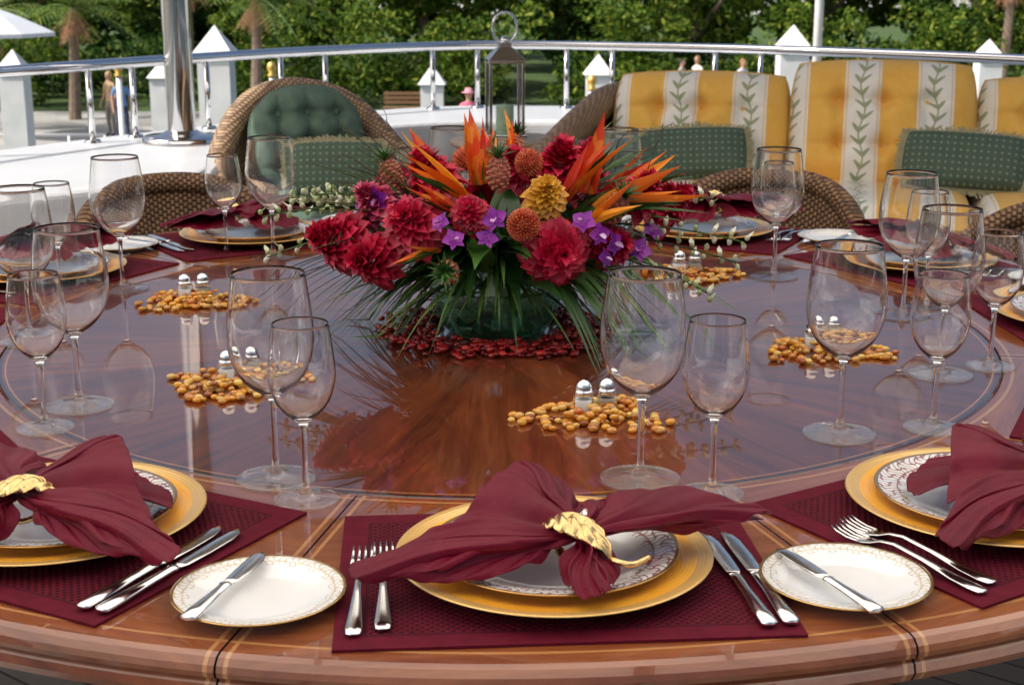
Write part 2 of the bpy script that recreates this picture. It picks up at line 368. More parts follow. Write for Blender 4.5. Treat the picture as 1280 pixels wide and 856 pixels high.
def strip(pts): # (x,y,z,w,th)
    P=[(p[0],p[1],p[2]) for p in pts]; return tube(P,[p[4] for p in pts],10,True,[p[3] for p in pts])
def forkmesh():
    mb=MB(); 
    mb.add(strip([(0,-.100,.0035,.003,.001),(0,-.098,.0035,.0075,.0016),(0,-.085,.0038,.0092,.0018),(0,-.06,.005,.0075,.0018),(0,-.02,.010,.0042,.0018),(0,.02,.0135,.0030,.0020),(0,.038,.0115,.0040,.0016),(0,.048,.008,.0095,.0012),(0,.058,.006,.0118,.0011),(0,.068,.0052,.0118,.0010)]))
    for x in(-.0098,-.0033,.0033,.0098):
        mb.add(strip([(x,.066,.0053,.0021,.0010),(x,.08,.005,.0019,.0010),(x,.095,.007,.0016,.0009),(x*.97,.104,.0105,.0008,.0006)]))
    return mb.mesh('fork',[silver])
def knifemesh(L=1.0):
    mb=MB()
    mb.add(strip([(0,-.118*L,.005,.004,.002),(0,-.115*L,.005,.0088,.0035),(0,-.09*L,.005,.0092,.0038),(0,-.04*L,.005,.0066,.0036),(0,-.008,.005,.0060,.0036),(0,-.004,.005,.0075,.004),(0,0,.005,.0055,.0030)]))
    mb.add(strip([(0,0,.005,.005,.0014),(.001,.012,.005,.0085,.0009),(.001,.05*L,.005,.0095,.0008),(.0005,.09*L,.005,.0092,.0007),(-.001,.108*L,.005,.0068,.0006),(-.004,.118*L,.005,.002,.0004)]))
    return mb.mesh('table_knife',[silver])
fork_me=forkmesh(); knife_me=knifemesh(); bk_me=knifemesh(.72); bk_me.name='butter_knife'

def tri(x): return math.asin(max(-1,min(1,math.sin(x)*.985)))/1.4
def fan(mb,O,outline,pleats=3,A=.008,arch=.01,seed=0,ns=100,nt=24):
    rnd=random.Random(seed); ph=rnd.random()*6; O=Vector(O); Q=catmull(outline,ns); ph2=rnd.random()*6
    def f(s,t):
        i=min(int(round(s*(ns-1))),ns-1); q=Q[i]
        d=q-O; p=O+d*t
        side=Vector((-d.y,d.x,0)); side=side.normalized() if side.length>1e-6 else Vector((1,0,0))
        am=A*(t**.6)*(1.4-.75*t)
        x=2*pi*pleats*s+ph+.5*math.sin(5*s+ph2)
        k=tri(x)+.45*tri(x*2.3+ph2+t*1.5)+.22*math.sin(x*4.7+t*4)*t
        p=p+Vector((0,0,1))*(arch*math.sin(pi*t)+am*k)+side*(am*.9*math.cos(x))
        p=p+side*.004*math.sin(t*9+ph2)
        return p
    mb.add(grid(f,ns,nt),0)
def napkin(mir):
    mb=MB(); O=(.022,-.072,.060)
    fan(mb,O,[(-.12,-.096,.038),(-.18,-.105,.036),(-.210,-.094,.038),(-.185,-.066,.046),(-.13,-.046,.058),(-.08,-.042,.064)],2.6,.007,.010,1)
    fan(mb,O,[(-.205,-.096,.035),(-.14,-.104,.032),(-.07,-.096,.034),(-.02,-.09,.042)],1.6,.005,.006,2)
    fan(mb,O,[(-.135,-.045,.050),(-.095,-.010,.070),(-.050,.025,.100),(-.034,.034,.108),(-.015,.022,.096),(.006,-.012,.078)],2.4,.0075,.008,11)
    fan(mb,O,[(-.036,.036,.104),(.0,.045,.085),(.035,.03,.058)],1.6,.006,.004,12)
    fan(mb,O,[(-.12,.01,.036),(-.08,.06,.034),(-.02,.08,.040),(.03,.07,.038)],3.0,.006,.012,3)
    fan(mb,O,[(.03,-.012,.070),(.07,.014,.080),(.14,.016,.074),(.213,.008,.066),(.228,-.014,.060),(.18,-.026,.056),(.11,-.038,.054)],2.8,.0085,.010,4)
    fan(mb,O,[(.222,-.01,.056),(.17,.022,.050),(.10,.04,.046),(.05,.045,.045)],2,.005,.006,6)
    fan(mb,O,[(-.002,-.105,.034),(.006,-.135,.030),(.028,-.154,.034),(.042,-.142,.038)],2.2,.005,.010,5)
    fan(mb,O,[(.031,-.150,.032),(.048,-.130,.036),(.055,-.108,.040),(.048,-.095,.048)],1.4,.005,.008,15)
    me=mb.mesh('napkin',[napm])
    if mir:
        for v in me.vertices: v.co.x*=-1
        me.flip_normals()
    return me
def ringmesh(mir):
    mb=MB()
    A=Vector((-.018,-.040,.054)); B=Vector((.048,-.104,.048)); ax=(B-A).normalized(); sd_=Vector((-ax.y,ax.x,0))
    def f(u,v,zo=0):
        t=u; s=math.sin(pi*min(max(t,0.0),1))**.75*(1+.32*abs(math.sin(t*19)))*.0165+.0010
        x=(v*2-1); p=A.lerp(B,t)+sd_*x*s
        p.z+= .030*math.sin(pi*t)**.7 -.010*x*x*math.sin(pi*t)+.0042*abs(math.sin(abs(x)*5-t*17))+zo-.004*(abs(x)<.1)
        return p
    mb.add(grid(f,90,21)); 
    st=[B+Vector((0,0,.002)),B+ax*.012+Vector((.008,0,.001)),B+ax*.014+Vector((.018,.006,.002)),B+ax*.012+Vector((.030,.012,.004))]
    mb.add(tube(catmull(st,12),[.0030-.00013*i for i in range(12)],8))
    C=(A+B)/2
    mb.add(tube([C+ax*.026*math.cos(a)+Vector((0,0,.022*math.sin(a)+.004)) for a in [2*pi*i/28 for i in range(29)]],.0022,8,False,[.006]*29))
    me=mb.mesh('napkin_ring',[gold])
    if mir:
        for v in me.vertices: v.co.x*=-1
        me.flip_normals()
    return me
nap=[napkin(False),napkin(True)]; rng=[ringmesh(False),ringmesh(True)]
TH=[3.5+30*k for k in range(12)]; TH[11]=331.8
for k,th in enumerate(TH):
    a=R(th)
    base=T(TX,TY,TZ)@RZ(a)@T(0,-1.048,0)
    rj=random.Random(k); j=lambda s:rj.uniform(-s,s)
    place('placemat',mat_me,M=base@T(0,-.006,0)@RZ(R(j(1))))
    place('charger_plate',charger_me,M=base@T(0,0,.0034))
    place('dinner_plate',dinner_me,M=base@T(0,.002,.0078)@RZ(j(3)))
    mir=1 if k in(11,8,5) else 0
    o=place('napkin',nap[mir],M=base@T(.035 if k==11 else 0,0,.004)@RZ(R(j(4) if k in(0,1,11) else j(22)))@SC(1,1,1+(j(.12) if k else 0)))
    solid(o,.0016); s2=o.modifiers.new('ss','SUBSURF'); s2.levels=1; s2.render_levels=1
    r_=place('napkin_ring',rng[mir],M=o.matrix_basis.copy()); r_.matrix_world=o.matrix_basis.copy(); solid(r_,.0012)
    place('fork',fork_me,M=base@T(-.203,-.058,.0034)@RZ(R(j(1.5))))
    place('fork',fork_me,M=base@T(-.178,-.048,.0034)@RZ(R(1+j(1.5))))
    place('table_knife',knife_me,M=base@T(.184,-.045,.0034)@RZ(R(5+j(2))))
    place('table_knife',knife_me,M=base@T(.207,-.042,.0034)@RZ(R(3+j(2))))
    bp=T(TX,TY,TZ)@RZ(R(th-15.2))@T(0,-1.15,0)
    place('bread_plate',bread_me,M=bp@T(0,0,.0005)@RZ(j(3)))
    if k==0: place('butter_knife',bk_me,M=bp@T(-.032,-.004,.0135)@RZ(R(-4)))
    else: place('butter_knife',bk_me,M=bp@T(-.028,-.010,.0135)@RZ(R(9+j(4))))

# ------------------------------------------------------------------ stemware
big=[(0,0),(.03,0),(.0475,.0002),(.0490,.0014),(.0475,.0026),(.030,.0040),(.012,.0075),(.0055,.015),(.0040,.030),(.0038,.06),(.0042,.088),(.0060,.099),(.014,.1065),(.028,.116),(.041,.131),(.0495,.150),(.0530,.172),(.0520,.195),(.0485,.222),(.0445,.2500),(.0441,.2505),(.0437,.2500),(.0477,.222),(.0512,.195),(.0522,.172),(.0487,.151),(.0403,.1323),(.027,.1182),(.012,.1092),(0,.107)]
big=[(r,z*1.035) for r,z in big]
sm=[(0,0),(.024,0),(.0380,.0002),(.0390,.0013),(.0378,.0024),(.022,.0038),(.010,.007),(.0050,.014),(.0037,.03),(.0035,.06),(.0039,.084),(.0060,.094),(.013,.101),(.024,.111),(.0335,.126),(.0388,.145),(.0398,.158),(.0385,.175),(.0360,.195),(.0330,.2150),(.0326,.2155),(.0322,.2150),(.0352,.195),(.0377,.175),(.0390,.158),(.0380,.1455),(.0328,.1273),(.023,.1128),(.011,.1038),(0,.102)]
big_me=MB().add(lathe(big,56,3)).mesh('red_wine_glass',[glass,footglass]); sm_me=MB().add(lathe(sm,48,3)).mesh('white_wine_glass',[glass,footglass])
for me_ in (big_me,sm_me):
    bm=bmesh.new(); bm.from_mesh(me_); bmesh.ops.remove_doubles(bm,verts=bm.verts,dist=1e-6); bmesh.ops.recalc_face_normals(bm,faces=bm.faces)
    for f in bm.faces:
        if f.calc_center_median().z<.0085: f.material_index=1
    bm.to_mesh(me_); bm.free()
BIG=[(.159,1.74),(-.293,1.74),(.445,1.92),(-.626,2.053),(-.763,2.84),(-.519,3.166),(-.14,3.36),(.24,3.33),(.534,2.96),(.709,2.615),(.667,2.22),(-.818,2.43)]
SMA=[(.241,1.685),(-.246,1.667),(.579,1.946),(-.643,1.946),(-.875,2.797),(-.631,3.22),(-.225,3.33),(.56,3.10),(.765,2.69),(.759,2.268),(-.90,2.36),(.15,3.42)]
for x,y in BIG: place('red_wine_glass',big_me,(x,y,TZ+.0003))
for x,y in SMA: place('white_wine_glass',sm_me,(x,y,TZ+.0003))

# ------------------------------------------------------------------ pebbles and shakers
amb=isle('amber_glass_pebbles',[(0,(.85,.34,.008)),(.22,(.98,.58,.03)),(.40,(.66,.15,.004)),(.58,(1.0,.76,.18)),(.76,(.42,.09,.004)),(1,(.92,.48,.015))],.04,0,.38,Transmission_Weight=.10,IOR=1.45,Coat_Weight=.6,Coat_Roughness=.0)
redp=isle('red_glass_pebbles',[(0,(.25,.002,.004)),(.4,(.50,.005,.010)),(.7,(.10,.001,.004)),(.9,(.66,.02,.012)),(1,(.6,.10,.06))],.04,0,.25,Transmission_Weight=.08,IOR=1.45,Coat_Weight=.5,Coat_Roughness=.0)
def pebbles(name,mat,loc,fn,n):
    mb=MB()
    for i in range(n):
        x,y,l=fn(i); r=random.uniform(.0050,.0080)
        M=T(x,y,r*.6+l)@RZ(random.random()*6)@RX(random.uniform(-.3,.3)*(1 if l else .15))@SC(1,random.uniform(.85,1.1),.62)
        mb.add(sphere(r,r,r,12,9),0,M)
    mb.obj(name,[mat],loc)
def clus(rad):
    ph=random.random()*6
    def f(i):
        a=random.random()*2*pi; r=rad*random.random()**.6*(1+.2*math.sin(3*a+ph)); return r*math.cos(a)*1.10,r*math.sin(a)*.85,random.choice([0,0,.006,.010]) if r<rad*.6 else 0
    return f
saltm=simple('salt',(.85,.85,.83),.8); pepm=simple('pepper_grains',(.40,.36,.30),.9,0,.7,1200)
def shaker(name,fill,x,y,rz):
    mb=MB()
    mb.add(box(.028,.028,.027,(0,0,.0145)),0); mb.add(box(.0225,.0225,.019,(0,0,.0125)),1)
    mb.add(lathe([(.0125,.0282),(.0132,.030),(.0132,.034),(.0115,.036),(.0118,.041),(.0095,.046),(.005,.0495),(0,.0505)],24),2)
    o=mb.obj(name,[shglass,fill,silver],(x,y,TZ+.0005),rz,smooth=True); bevel(o,.002,2)
for cx,cy in [(-.605,2.73),(-.418,2.158),(.118,1.994),(.514,2.358),(.36,2.968)]:
    pebbles('glass_pebbles',amb,(cx,cy,TZ+.0003),clus(.096),185)
    for s,nm,fl in((-1,'salt_shaker',saltm),(1,'pepper_shaker',pepm)):
        shaker(nm,fl,cx+s*.0165,cy+.022+.004*s,random.uniform(-.15,.15))
def ringf(i):
    a=random.random()*2*pi; r=random.uniform(.115,.205)*(1+.05*math.sin(5*a)); return r*math.cos(a),r*math.sin(a),random.choice([0,0,.006,.01])
pebbles('red_glass_pebbles',redp,(-.027,2.5,TZ+.0003),ringf,780)

# ------------------------------------------------------------------ centrepiece
FA=empty('flower_arrangement',(-.027,2.5,TZ))
leafm=isle('dark_tropical_leaf',[(0,(.012,.045,.010)),(.5,(.03,.10,.018)),(1,(.08,.19,.035))],.32,0,.15)
grassm=isle('lily_grass',[(0,(.02,.07,.012)),(.6,(.045,.12,.022)),(1,(.15,.25,.05))],.4,0,.15)
redm=isle('red_ginger_petals',[(0,(.30,.002,.022)),(.5,(.56,.005,.045)),(1,(.74,.03,.09))],.42,0,.2)
pinkm=isle('pink_ginger_petals',[(0,(.42,.02,.09)),(.6,(.68,.07,.18)),(1,(.80,.20,.28))],.45,0,.2)
def bractm():
    t=NT('orange_bracts'); g=t.island(); X,Y,Z=t.xyz()
    c=t.ramp(g,[(0,(.80,.07,.015)),(.3,(.92,.20,.01)),(.55,(.62,.012,.012)),(.8,(.93,.30,.02)),(1,(.98,.52,.04))]); n=t.noise(t.obj(),22,3)
    c=t.mix(t.M('MULTIPLY',t.M('GREATER_THAN',n,.55),.4),c,(.97,.45,.03)); t.link(c,t.b.inputs['Base Color']); t.set(Roughness=.38)
    tr=t.n('ShaderNodeBsdfTranslucent'); t.link(c,tr.inputs[0]); mx=t.n('ShaderNodeMixShader'); mx.inputs[0].default_value=.2
    t.link(t.b.outputs[0],mx.inputs[1]); t.link(tr.outputs[0],mx.inputs[2]); t.link(mx.outputs[0],t.out.inputs[0]); return t.m
orm=bractm()
protm=isle('pincushion_styles',[(0,(.42,.035,.02)),(.6,(.60,.10,.035)),(1,(.74,.25,.09))],.5)
yelm=isle('golden_bracts',[(0,(.60,.26,.012)),(1,(.80,.43,.04))],.45,0,.1)
orcm=isle('purple_orchid',[(0,(.18,.01,.28)),(.6,(.34,.02,.42)),(1,(.48,.08,.52))],.45,0,.25)
whm=isle('orchid_buds',[(0,(.45,.55,.22)),(.6,(.72,.76,.52)),(1,(.82,.80,.72))],.5,0,.2)
pinm=isle('mini_pineapple',[(0,(.30,.10,.06)),(.5,(.46,.20,.10)),(1,(.52,.14,.12))],.6)
stemm=simple('brown_stem',(.06,.03,.018),.6)
mb=MB(); 
mb.add(lathe([(0,.002),(.07,.002),(.085,.006),(.102,.03),(.112,.06),(.118,.085),(.115,.085),(.109,.06),(.099,.032),(.082,.010),(.06,.007),(0,.007)],56,2)); mb.obj('glass_bowl',[green_glass],parent=FA)
mb=MB()
for i in range(70):
    a=random.random()*2*pi; r=random.uniform(.03,.085); M=T(r*math.cos(a),r*math.sin(a),random.uniform(.015,.07))@RZ(random.random()*6)@RX(random.uniform(-.8,.8)); mb.add(petal(.06,.014,.3,.1),0,M)
mb.obj('bowl_filling',[isle('pale_wrapped_leaf',[(0,(.22,.38,.22)),(1,(.50,.66,.45))],.4)],parent=FA)
mb=MB()
for i in range(150):
    a=random.random()*2*pi; el=random.uniform(-.25,1.1); r0=random.uniform(.03,.12); L=random.uniform(.09,.17)
    M=T(r0*math.cos(a),r0*math.sin(a),random.uniform(.10,.18))@RZ(a-pi/2)@RX(el)@RY(random.uniform(-.5,.5)); mb.add(petal(L,random.uniform(.016,.034),random.uniform(-.6,.0),.15,1.2,7,5,.1),0,M)
mb.obj('broad_leaves',[leafm],parent=FA)
def blade(mb,P0,az,el,L,drop,w,mat=0,n=12,twist=0):
    d=Vector((math.cos(az)*math.cos(el),math.sin(az)*math.cos(el),math.sin(el))); s=Vector((-math.sin(az),math.cos(az),0)); V=[];F=[]
    for i in range(n+1):
        t=i/n; p=Vector(P0)+d*L*t+Vector((0,0,-drop*t*t)); p.z=max(p.z,.006)
        ww=w*(math.sin(pi*(t*.85+.12))**.6)*(1-t**6); q=s*math.cos(twist*t)+Vector((0,0,math.sin(twist*t)))
        V+=[p-q*ww,p-Vector((0,0,ww*.4)),p+q*ww]
    for i in range(n):
        F+=[(3*i,3*i+1,3*i+4,3*i+3),(3*i+1,3*i+2,3*i+5,3*i+4)]
    mb.add((V,F),mat)
mb=MB()
for i in range(380):
    az=random.random()*2*pi; el=random.uniform(-.1,1.0); L=random.uniform(.16,.30); dr=random.uniform(.08,.26)
    front=math.cos(az-R(-100))>.62
    if front: 
        if random.random()<.2: continue
        L*=.78; dr*=.5; el=max(el,.1)
    blade(mb,(.06*math.cos(az),.06*math.sin(az),random.uniform(.09,.16)),az+random.uniform(-.3,.3)*(1 if not front else .6),el,L,dr,random.uniform(.0018,.0042),0,12,random.uniform(-1,1))
for az,L,el,dr in [(R(205),.42,.35,.26),(R(212),.38,.45,.24),(R(196),.45,.3,.22),(R(188),.42,.35,.2),(R(-48),.40,.5,.38),(R(-40),.38,.4,.30),(R(-55),.36,.35,.27),(R(-62),.33,.35,.27),(R(-35),.42,.3,.24),(R(-15),.42,.3,.22),(R(215),.33,.2,.2)]:
    for q in range(4): blade(mb,(.05*math.cos(az),.05*math.sin(az),.13),az+q*.06,el+q*.04,L*(1-.05*q),dr,.0035,0,16,.6)
for i in range(56):
    az=random.uniform(-.6,.9) if i%2 else random.uniform(2.2,3.6); blade(mb,(.1*math.cos(az),.1*math.sin(az),.2),az,random.uniform(.2,.9),random.uniform(.18,.29),.05,.005,0,10,.5)
mb.obj('lily_grass_blades',[grassm],parent=FA)
def ginger(mb,c,d,s=1.0,mat=0,n=120,pt=.8,W=.0155):
    M0=T(*c)@track(d)@SC(s,s,s)
    for i in range(n):
        t=i/n; a=i*2.39996; e=R(-25+105*t**.8); r=.022*(1-t)+.002
        M=M0@T(0,0,-.022+.060*t)@RZ(a)@T(0,r,0)@RX(e)@RY(random.uniform(-.3,.3)); L=.032*(1-.45*t)*random.uniform(.8,1.15)
        mb.add(petal(L,W*(1-.4*t),random.uniform(-.55,-.15),.5,pt,5,3,.5),mat,M)
mb=MB()
G=[((-.26,-.10,.18),(-.8,-.5,.3),1.1,0),((-.135,-.15,.215),(-.3,-.8,.5),1.1,0),((.10,-.19,.175),(.2,-.95,.1),1.15,0),((.105,-.02,.285),(.2,-.3,.9),1.15,0),((.29,.0,.225),(.8,-.2,.5),1.0,0),((-.11,.0,.27),(-.4,-.2,.9),1.1,0),((-.20,-.14,.155),(-.6,-.7,.1),1.0,0),((.15,.06,.28),(.4,.1,.9),1.0,0),((-.17,.08,.24),(-.6,.5,.7),1.0,1),((.0,.17,.24),(.0,.8,.6),1.1,0),((.17,.16,.22),(.6,.7,.5),1.0,1),((.24,-.06,.25),(.5,-.3,.8),.9,0),((-.20,-.06,.235),(-.6,-.4,.7),.85,1),((.03,-.03,.29),(.0,-.5,.9),.8,0),((.19,-.10,.17),(.6,-.8,.2),.9,0),((-.04,-.16,.235),(-.1,-.9,.5),.7,0)]
for c,d,s,m_ in G: ginger(mb,c,d,s,m_)
mb.obj('red_ginger_blooms',[redm,pinkm],parent=FA)
mb=MB(); ginger(mb,(.082,-.15,.262),(.1,-.75,.65),.78,0,110,.5,.013); mb.obj('golden_beehive_bloom',[yelm],parent=FA)
mb=MB()
for c,d,s in [((.045,-.195,.22),(0,-.9,.35),.75),((.055,-.07,.30),(.05,-.5,.85),.68),((-.05,.1,.28),(-.2,.3,.9),.8)]:
    M0=T(*c)@track(d)@SC(s,s,s); mb.add(sphere(.018,.018,.018,12,8),0,M0)
    for i in range(230):
        t=i/230; a=i*2.39996; e=math.acos(1-1.55*t); dd=Vector((math.sin(e)*math.cos(a),math.sin(e)*math.sin(a),math.cos(e)))
        P=[dd*.016,dd*.028,dd*.036+Vector((0,0,.004))]; mb.add(tube(P,[.0011,.0009,.0016],4,True),0,M0)
mb.obj('pincushion_proteas',[protm],parent=FA)
mb=MB()
def orchid(c,d,s=1,roll=0):
    M0=T(*c)@track(d)@RZ(roll)@SC(s,s,s)
    for k,(ang,L,W) in enumerate([(90,.026,.0095),(90+72*1.15,.026,.013),(90-72*1.15,.026,.013),(90+145,.025,.0085),(90-145,.025,.0085)]):
        mb.add(petal(L,W,-.15,.2,.8,6,5,.35),0,M0@RZ(R(ang-90))@RX(.2))
    mb.add(petal(.016,.007,.6,.9,.8,5,5,.5),1,M0@RZ(pi)@T(0,0,.003)@RX(.5))
OR=[(.0,-.225,.235),(-.012,-.225,.205),(-.065,-.21,.20),(-.085,-.20,.225),(.14,-.19,.225),(.165,-.19,.205),(.175,-.18,.165),(-.195,-.08,.245),(-.22,-.06,.225),(.19,-.16,.185),(.12,.1,.27),(-.1,.16,.24),(.26,-.08,.19),(.235,-.11,.165)]
for c in OR: orchid(c,(c[0]*1.5+random.uniform(-.5,.5),c[1]*2-.2,.25+random.uniform(-.3,.4)),random.uniform(.7,.92),random.uniform(-.5,.5))
mb.obj('purple_orchids',[orcm,isle('orchid_lip',[(0,(.35,.01,.3)),(1,(.8,.6,.8))],.4)],parent=FA)
mb=MB()
def bird(P0,az,el,L,n=4,spread=.25):
    for k in range(n):
        e=el+(k-n/2)*spread*.8; a=az+random.uniform(-.25,.25); l=L*random.uniform(.7,1.05)
        d=Vector((math.cos(a)*math.cos(e),math.sin(a)*math.cos(e),math.sin(e))); M=T(*P0)@d.to_track_quat('Y','Z').to_matrix().to_4x4()@RY(random.uniform(-.8,.8))
        mb.add(petal(l,l*random.uniform(.10,.17),random.uniform(-.12,.15),.9,1.8,10,5,.6),0,M)
    d=Vector((math.cos(az)*math.cos(el-.3),math.sin(az)*math.cos(el-.3),math.sin(el-.3))); M=T(*P0)@d.to_track_quat('Y','Z').to_matrix().to_4x4()
    mb.add(petal(L*.8,L*.09,.05,1.3,2,8,5,.5),1,M)
for P0,az,el,L,nn_ in [((-.045,-.1,.24),R(195),.75,.15,3),((-.06,-.12,.22),R(215),.7,.11,2),((-.03,-.03,.26),R(120),1.35,.135,3),((-.015,-.05,.27),R(60),1.45,.11,2),((.12,-.08,.24),R(-10),1.15,.15,3),((.15,-.06,.25),R(60),1.2,.14,2),((.17,-.1,.22),R(-15),.45,.18,3),((.2,-.04,.23),R(10),.65,.17,4),((.14,-.14,.2),R(-30),.7,.13,2),((.03,.06,.26),R(90),1.2,.13,3),((-.1,.05,.25),R(150),.9,.12,2),((.18,.06,.22),R(30),.5,.17,4),((-.09,-.16,.17),R(225),.15,.10,2),((.0,.12,.25),R(100),.7,.14,4)]:
    bird(P0,az,el,L,nn_)
mb.obj('heliconia_bracts',[orm,leafm],parent=FA)
mb=MB()
for c,d in [((.005,-.11,.29),(0,-.2,1)),((.195,-.12,.235),(.4,-.4,.8)),((-.075,-.22,.15),(-.1,-.9,.2)),((-.175,-.02,.275),(-.3,-.1,.9)),((.03,.1,.3),(.1,.3,.9))]:
    M0=T(*c)@track(d); mb.add(sphere(.016,.016,.028,12,9),0,M0)
    for i in range(60):
        t=(i+.5)/60; z=(1-2*t)*.026; r=.0165*math.sqrt(max(0,1-(z/.029)**2)); a=i*2.39996
        mb.add(sphere(.0042,.0042,.0036,6,5),0,M0@T(r*math.cos(a),r*math.sin(a),z)); mb.add(petal(.008,.0022,.3,0),0,M0@T(r*math.cos(a),r*math.sin(a),z)@RZ(a-pi/2)@RX(.7))
    for i in range(22):
        a=i*2.4; mb.add(petal(.034,.004,-.3,.5,1.6),1,M0@T(0,0,.024)@RZ(a)@RX(R(35+45*i/22)))
mb.obj('mini_pineapples',[pinm,leafm],parent=FA)
mb=MB()
for az,el,L,z in [(R(178),.22,.36,.20),(R(170),.32,.33,.2),(R(190),.1,.34,.19),(R(-8),.12,.36,.17),(R(-22),.05,.33,.16),(R(160),.3,.33,.2),(R(5),.32,.34,.2),(R(-14),.2,.38,.18)]:
    P=[Vector((.05*math.cos(az),.05*math.sin(az),z))+Vector((math.cos(az)*math.cos(el),math.sin(az)*math.cos(el),math.sin(el)))*L*t-Vector((0,0,.08*t*t)) for t in [i/14 for i in range(15)]]
    mb.add(tube(P,.0014,5),1)
    for i in range(7,15):
        for q in(-1,1):
            p=P[i]+Vector((random.uniform(-.006,.006),random.uniform(-.01,.01),q*.007)); mb.add(sphere(.0045,.0045,.0065,7,6),0,T(*p)@RX(random.random())); mb.add(petal(.017,.005,.2,.3),0,T(*p)@RZ(random.random()*6)@RX(.5))
mb.obj('orchid_bud_sprays',[whm,grassm],parent=FA)
mb=MB()
for i in range(14):
    az=random.choice([random.uniform(-.4,.7),random.uniform(2.5,3.6)]); P0=Vector((.05*math.cos(az),.05*math.sin(az),.2)); P=[]
    for j in range(16):
        t=j/15; P.append(P0+Vector((math.cos(az),math.sin(az),.55+.25*math.sin(i)))*.23*t+Vector((.018*math.sin(t*13+i),.015*math.cos(t*11+i),.015*math.sin(t*17+i)))*t)
    mb.add(tube(P,[.0018*(1-.7*j/15) for j in range(16)],5))
mb.obj('curly_twigs',[stemm],parent=FA)

# ------------------------------------------------------------------ dining chairs
def chair_parts():
    mb=MB()
    def f(u,v):
        a=R(-72+144*u); z=.44+.39*v-(.02+.16*abs(2*u-1)**2.6)*v; rr=.245+.045*v
        return (rr*1.0*math.sin(a),rr*math.cos(a)*.85+.0,z)
    V,F=grid(f,36,10); mb.add((V,F),0)
    top=[Vector(f(i/35,1)) for i in range(36)]
    mb.add(tube([(p.x*1.0,p.y,p.z) for p in top],.020,10),0)
    for e in(0,1):
        mb.add(tube([Vector(f(e,v/6)) for v in range(7)],.016,8),0)
    mb.add(lathe([(0,.38),(.235,.38),(.25,.395),(.25,.43),(.235,.445),(0,.445)],36),0)
    for x,y in((-.17,-.16),(.17,-.16),(-.17,.16),(.17,.16)): mb.add(tube([(x,y,.385),(x*1.12,y*1.12,0)],[.017,.014],10),1)
    return mb.mesh('wicker_dining_chair',[wick_r,simple('dark_wood_leg',(.10,.05,.025),.4)])
cme=chair_parts()
cush_g=simple('chair_seat_cushion',(.12,.16,.10),.8)
for k in range(3,10):
    th=TH[k]; a=R(th); rr=1.40 if k!=9 else 1.42
    x=TX+rr*math.sin(a); y=TY-rr*math.cos(a)
    o=place('wicker_dining_chair',cme,(x,y,0),a+pi); solid(o,.016)
    MB().add(lathe([(0,.446),(.20,.446),(.22,.46),(.215,.485),(.19,.495),(0,.50)],32)).obj('seat_cushion',[cush_g],parent=o)

# ------------------------------------------------------------------ lounge furniture
def mkpillow(name,w,h,t,mat,parent,M,tufts=(),btn=None,fringe=None,p=4,rc=.05,dip=.42):
    def shape(x,z):
        k=1-rc*(x*x)*(z*z)*2
        return x*w/2*k*(1-.04*(1-z*z)*abs(x)**3), z*h/2*k*(1-.04*(1-x*x)*abs(z)**3)
    mb=MB()
    for sg in(-1,1):
        def f(u,v):
            x=2*u-1; z=2*v-1; th=(max(0,(1-abs(x)**p))*max(0,(1-abs(z)**p)))**.5
            for tx,tz in tufts:
                dx=(x-tx)*w/2; dz=(z-tz)*h/2; d=dx*dx+dz*dz; th*=1-dip*math.exp(-d/(.034**2))
                th*=1-.13*math.exp(-(dx/.012)**2-(dz/.11)**2)-.13*math.exp(-(dz/.012)**2-(dx/.11)**2)
            if tufts: th*=1+.035*math.sin(x*9+z*4)+.03*math.sin(z*11-x*3)
            X_,Z_=shape(x,z); return (X_,sg*(t/2*th+.004),Z_)
        mb.add(grid(f,60,50),0)
    pr=[(-1,-1),(1,-1),(1,1),(-1,1),(-1,-1)]; P=[]
    for i in range(4):
        for k in range(14):
            q=k/14; x=pr[i][0]*(1-q)+pr[i+1][0]*q; z=pr[i][1]*(1-q)+pr[i+1][1]*q
            X_,Z_=shape(x,z); P.append((X_,0,Z_))
    P.append(P[0]); mb.add(tube(P,.006,6,False),1 if fringe is None else 2)
    if fringe is not None:
        for i in range(len(P)-1):
            for q in range(7):
                a=Vector(P[i]).lerp(Vector(P[i+1]),q/7); d=a.normalized(); e=a+Vector((d.x,0,d.z))*random.uniform(.018,.028)+Vector((random.uniform(-.006,.006),random.uniform(-.01,.01),random.uniform(-.006,.006)))
                tt=(Vector(P[i+1])-Vector(P[i])).normalized()*.0035; mb.add(([a-tt,a+tt,e+tt*.8,e-tt*.8],[(0,1,2,3)]),2)
    for tx,tz in tufts:
        mb.add(sphere(.014,.008,.014,10,6),1,T(*((lambda q:(q[0],-t/2*(1-dip)*.76-.002,q[1]))(shape(tx,tz)))))
    o=mb.obj(name,[mat,btn or mat,fringe or mat],M=M); 
    if parent: o.parent=parent
    return o
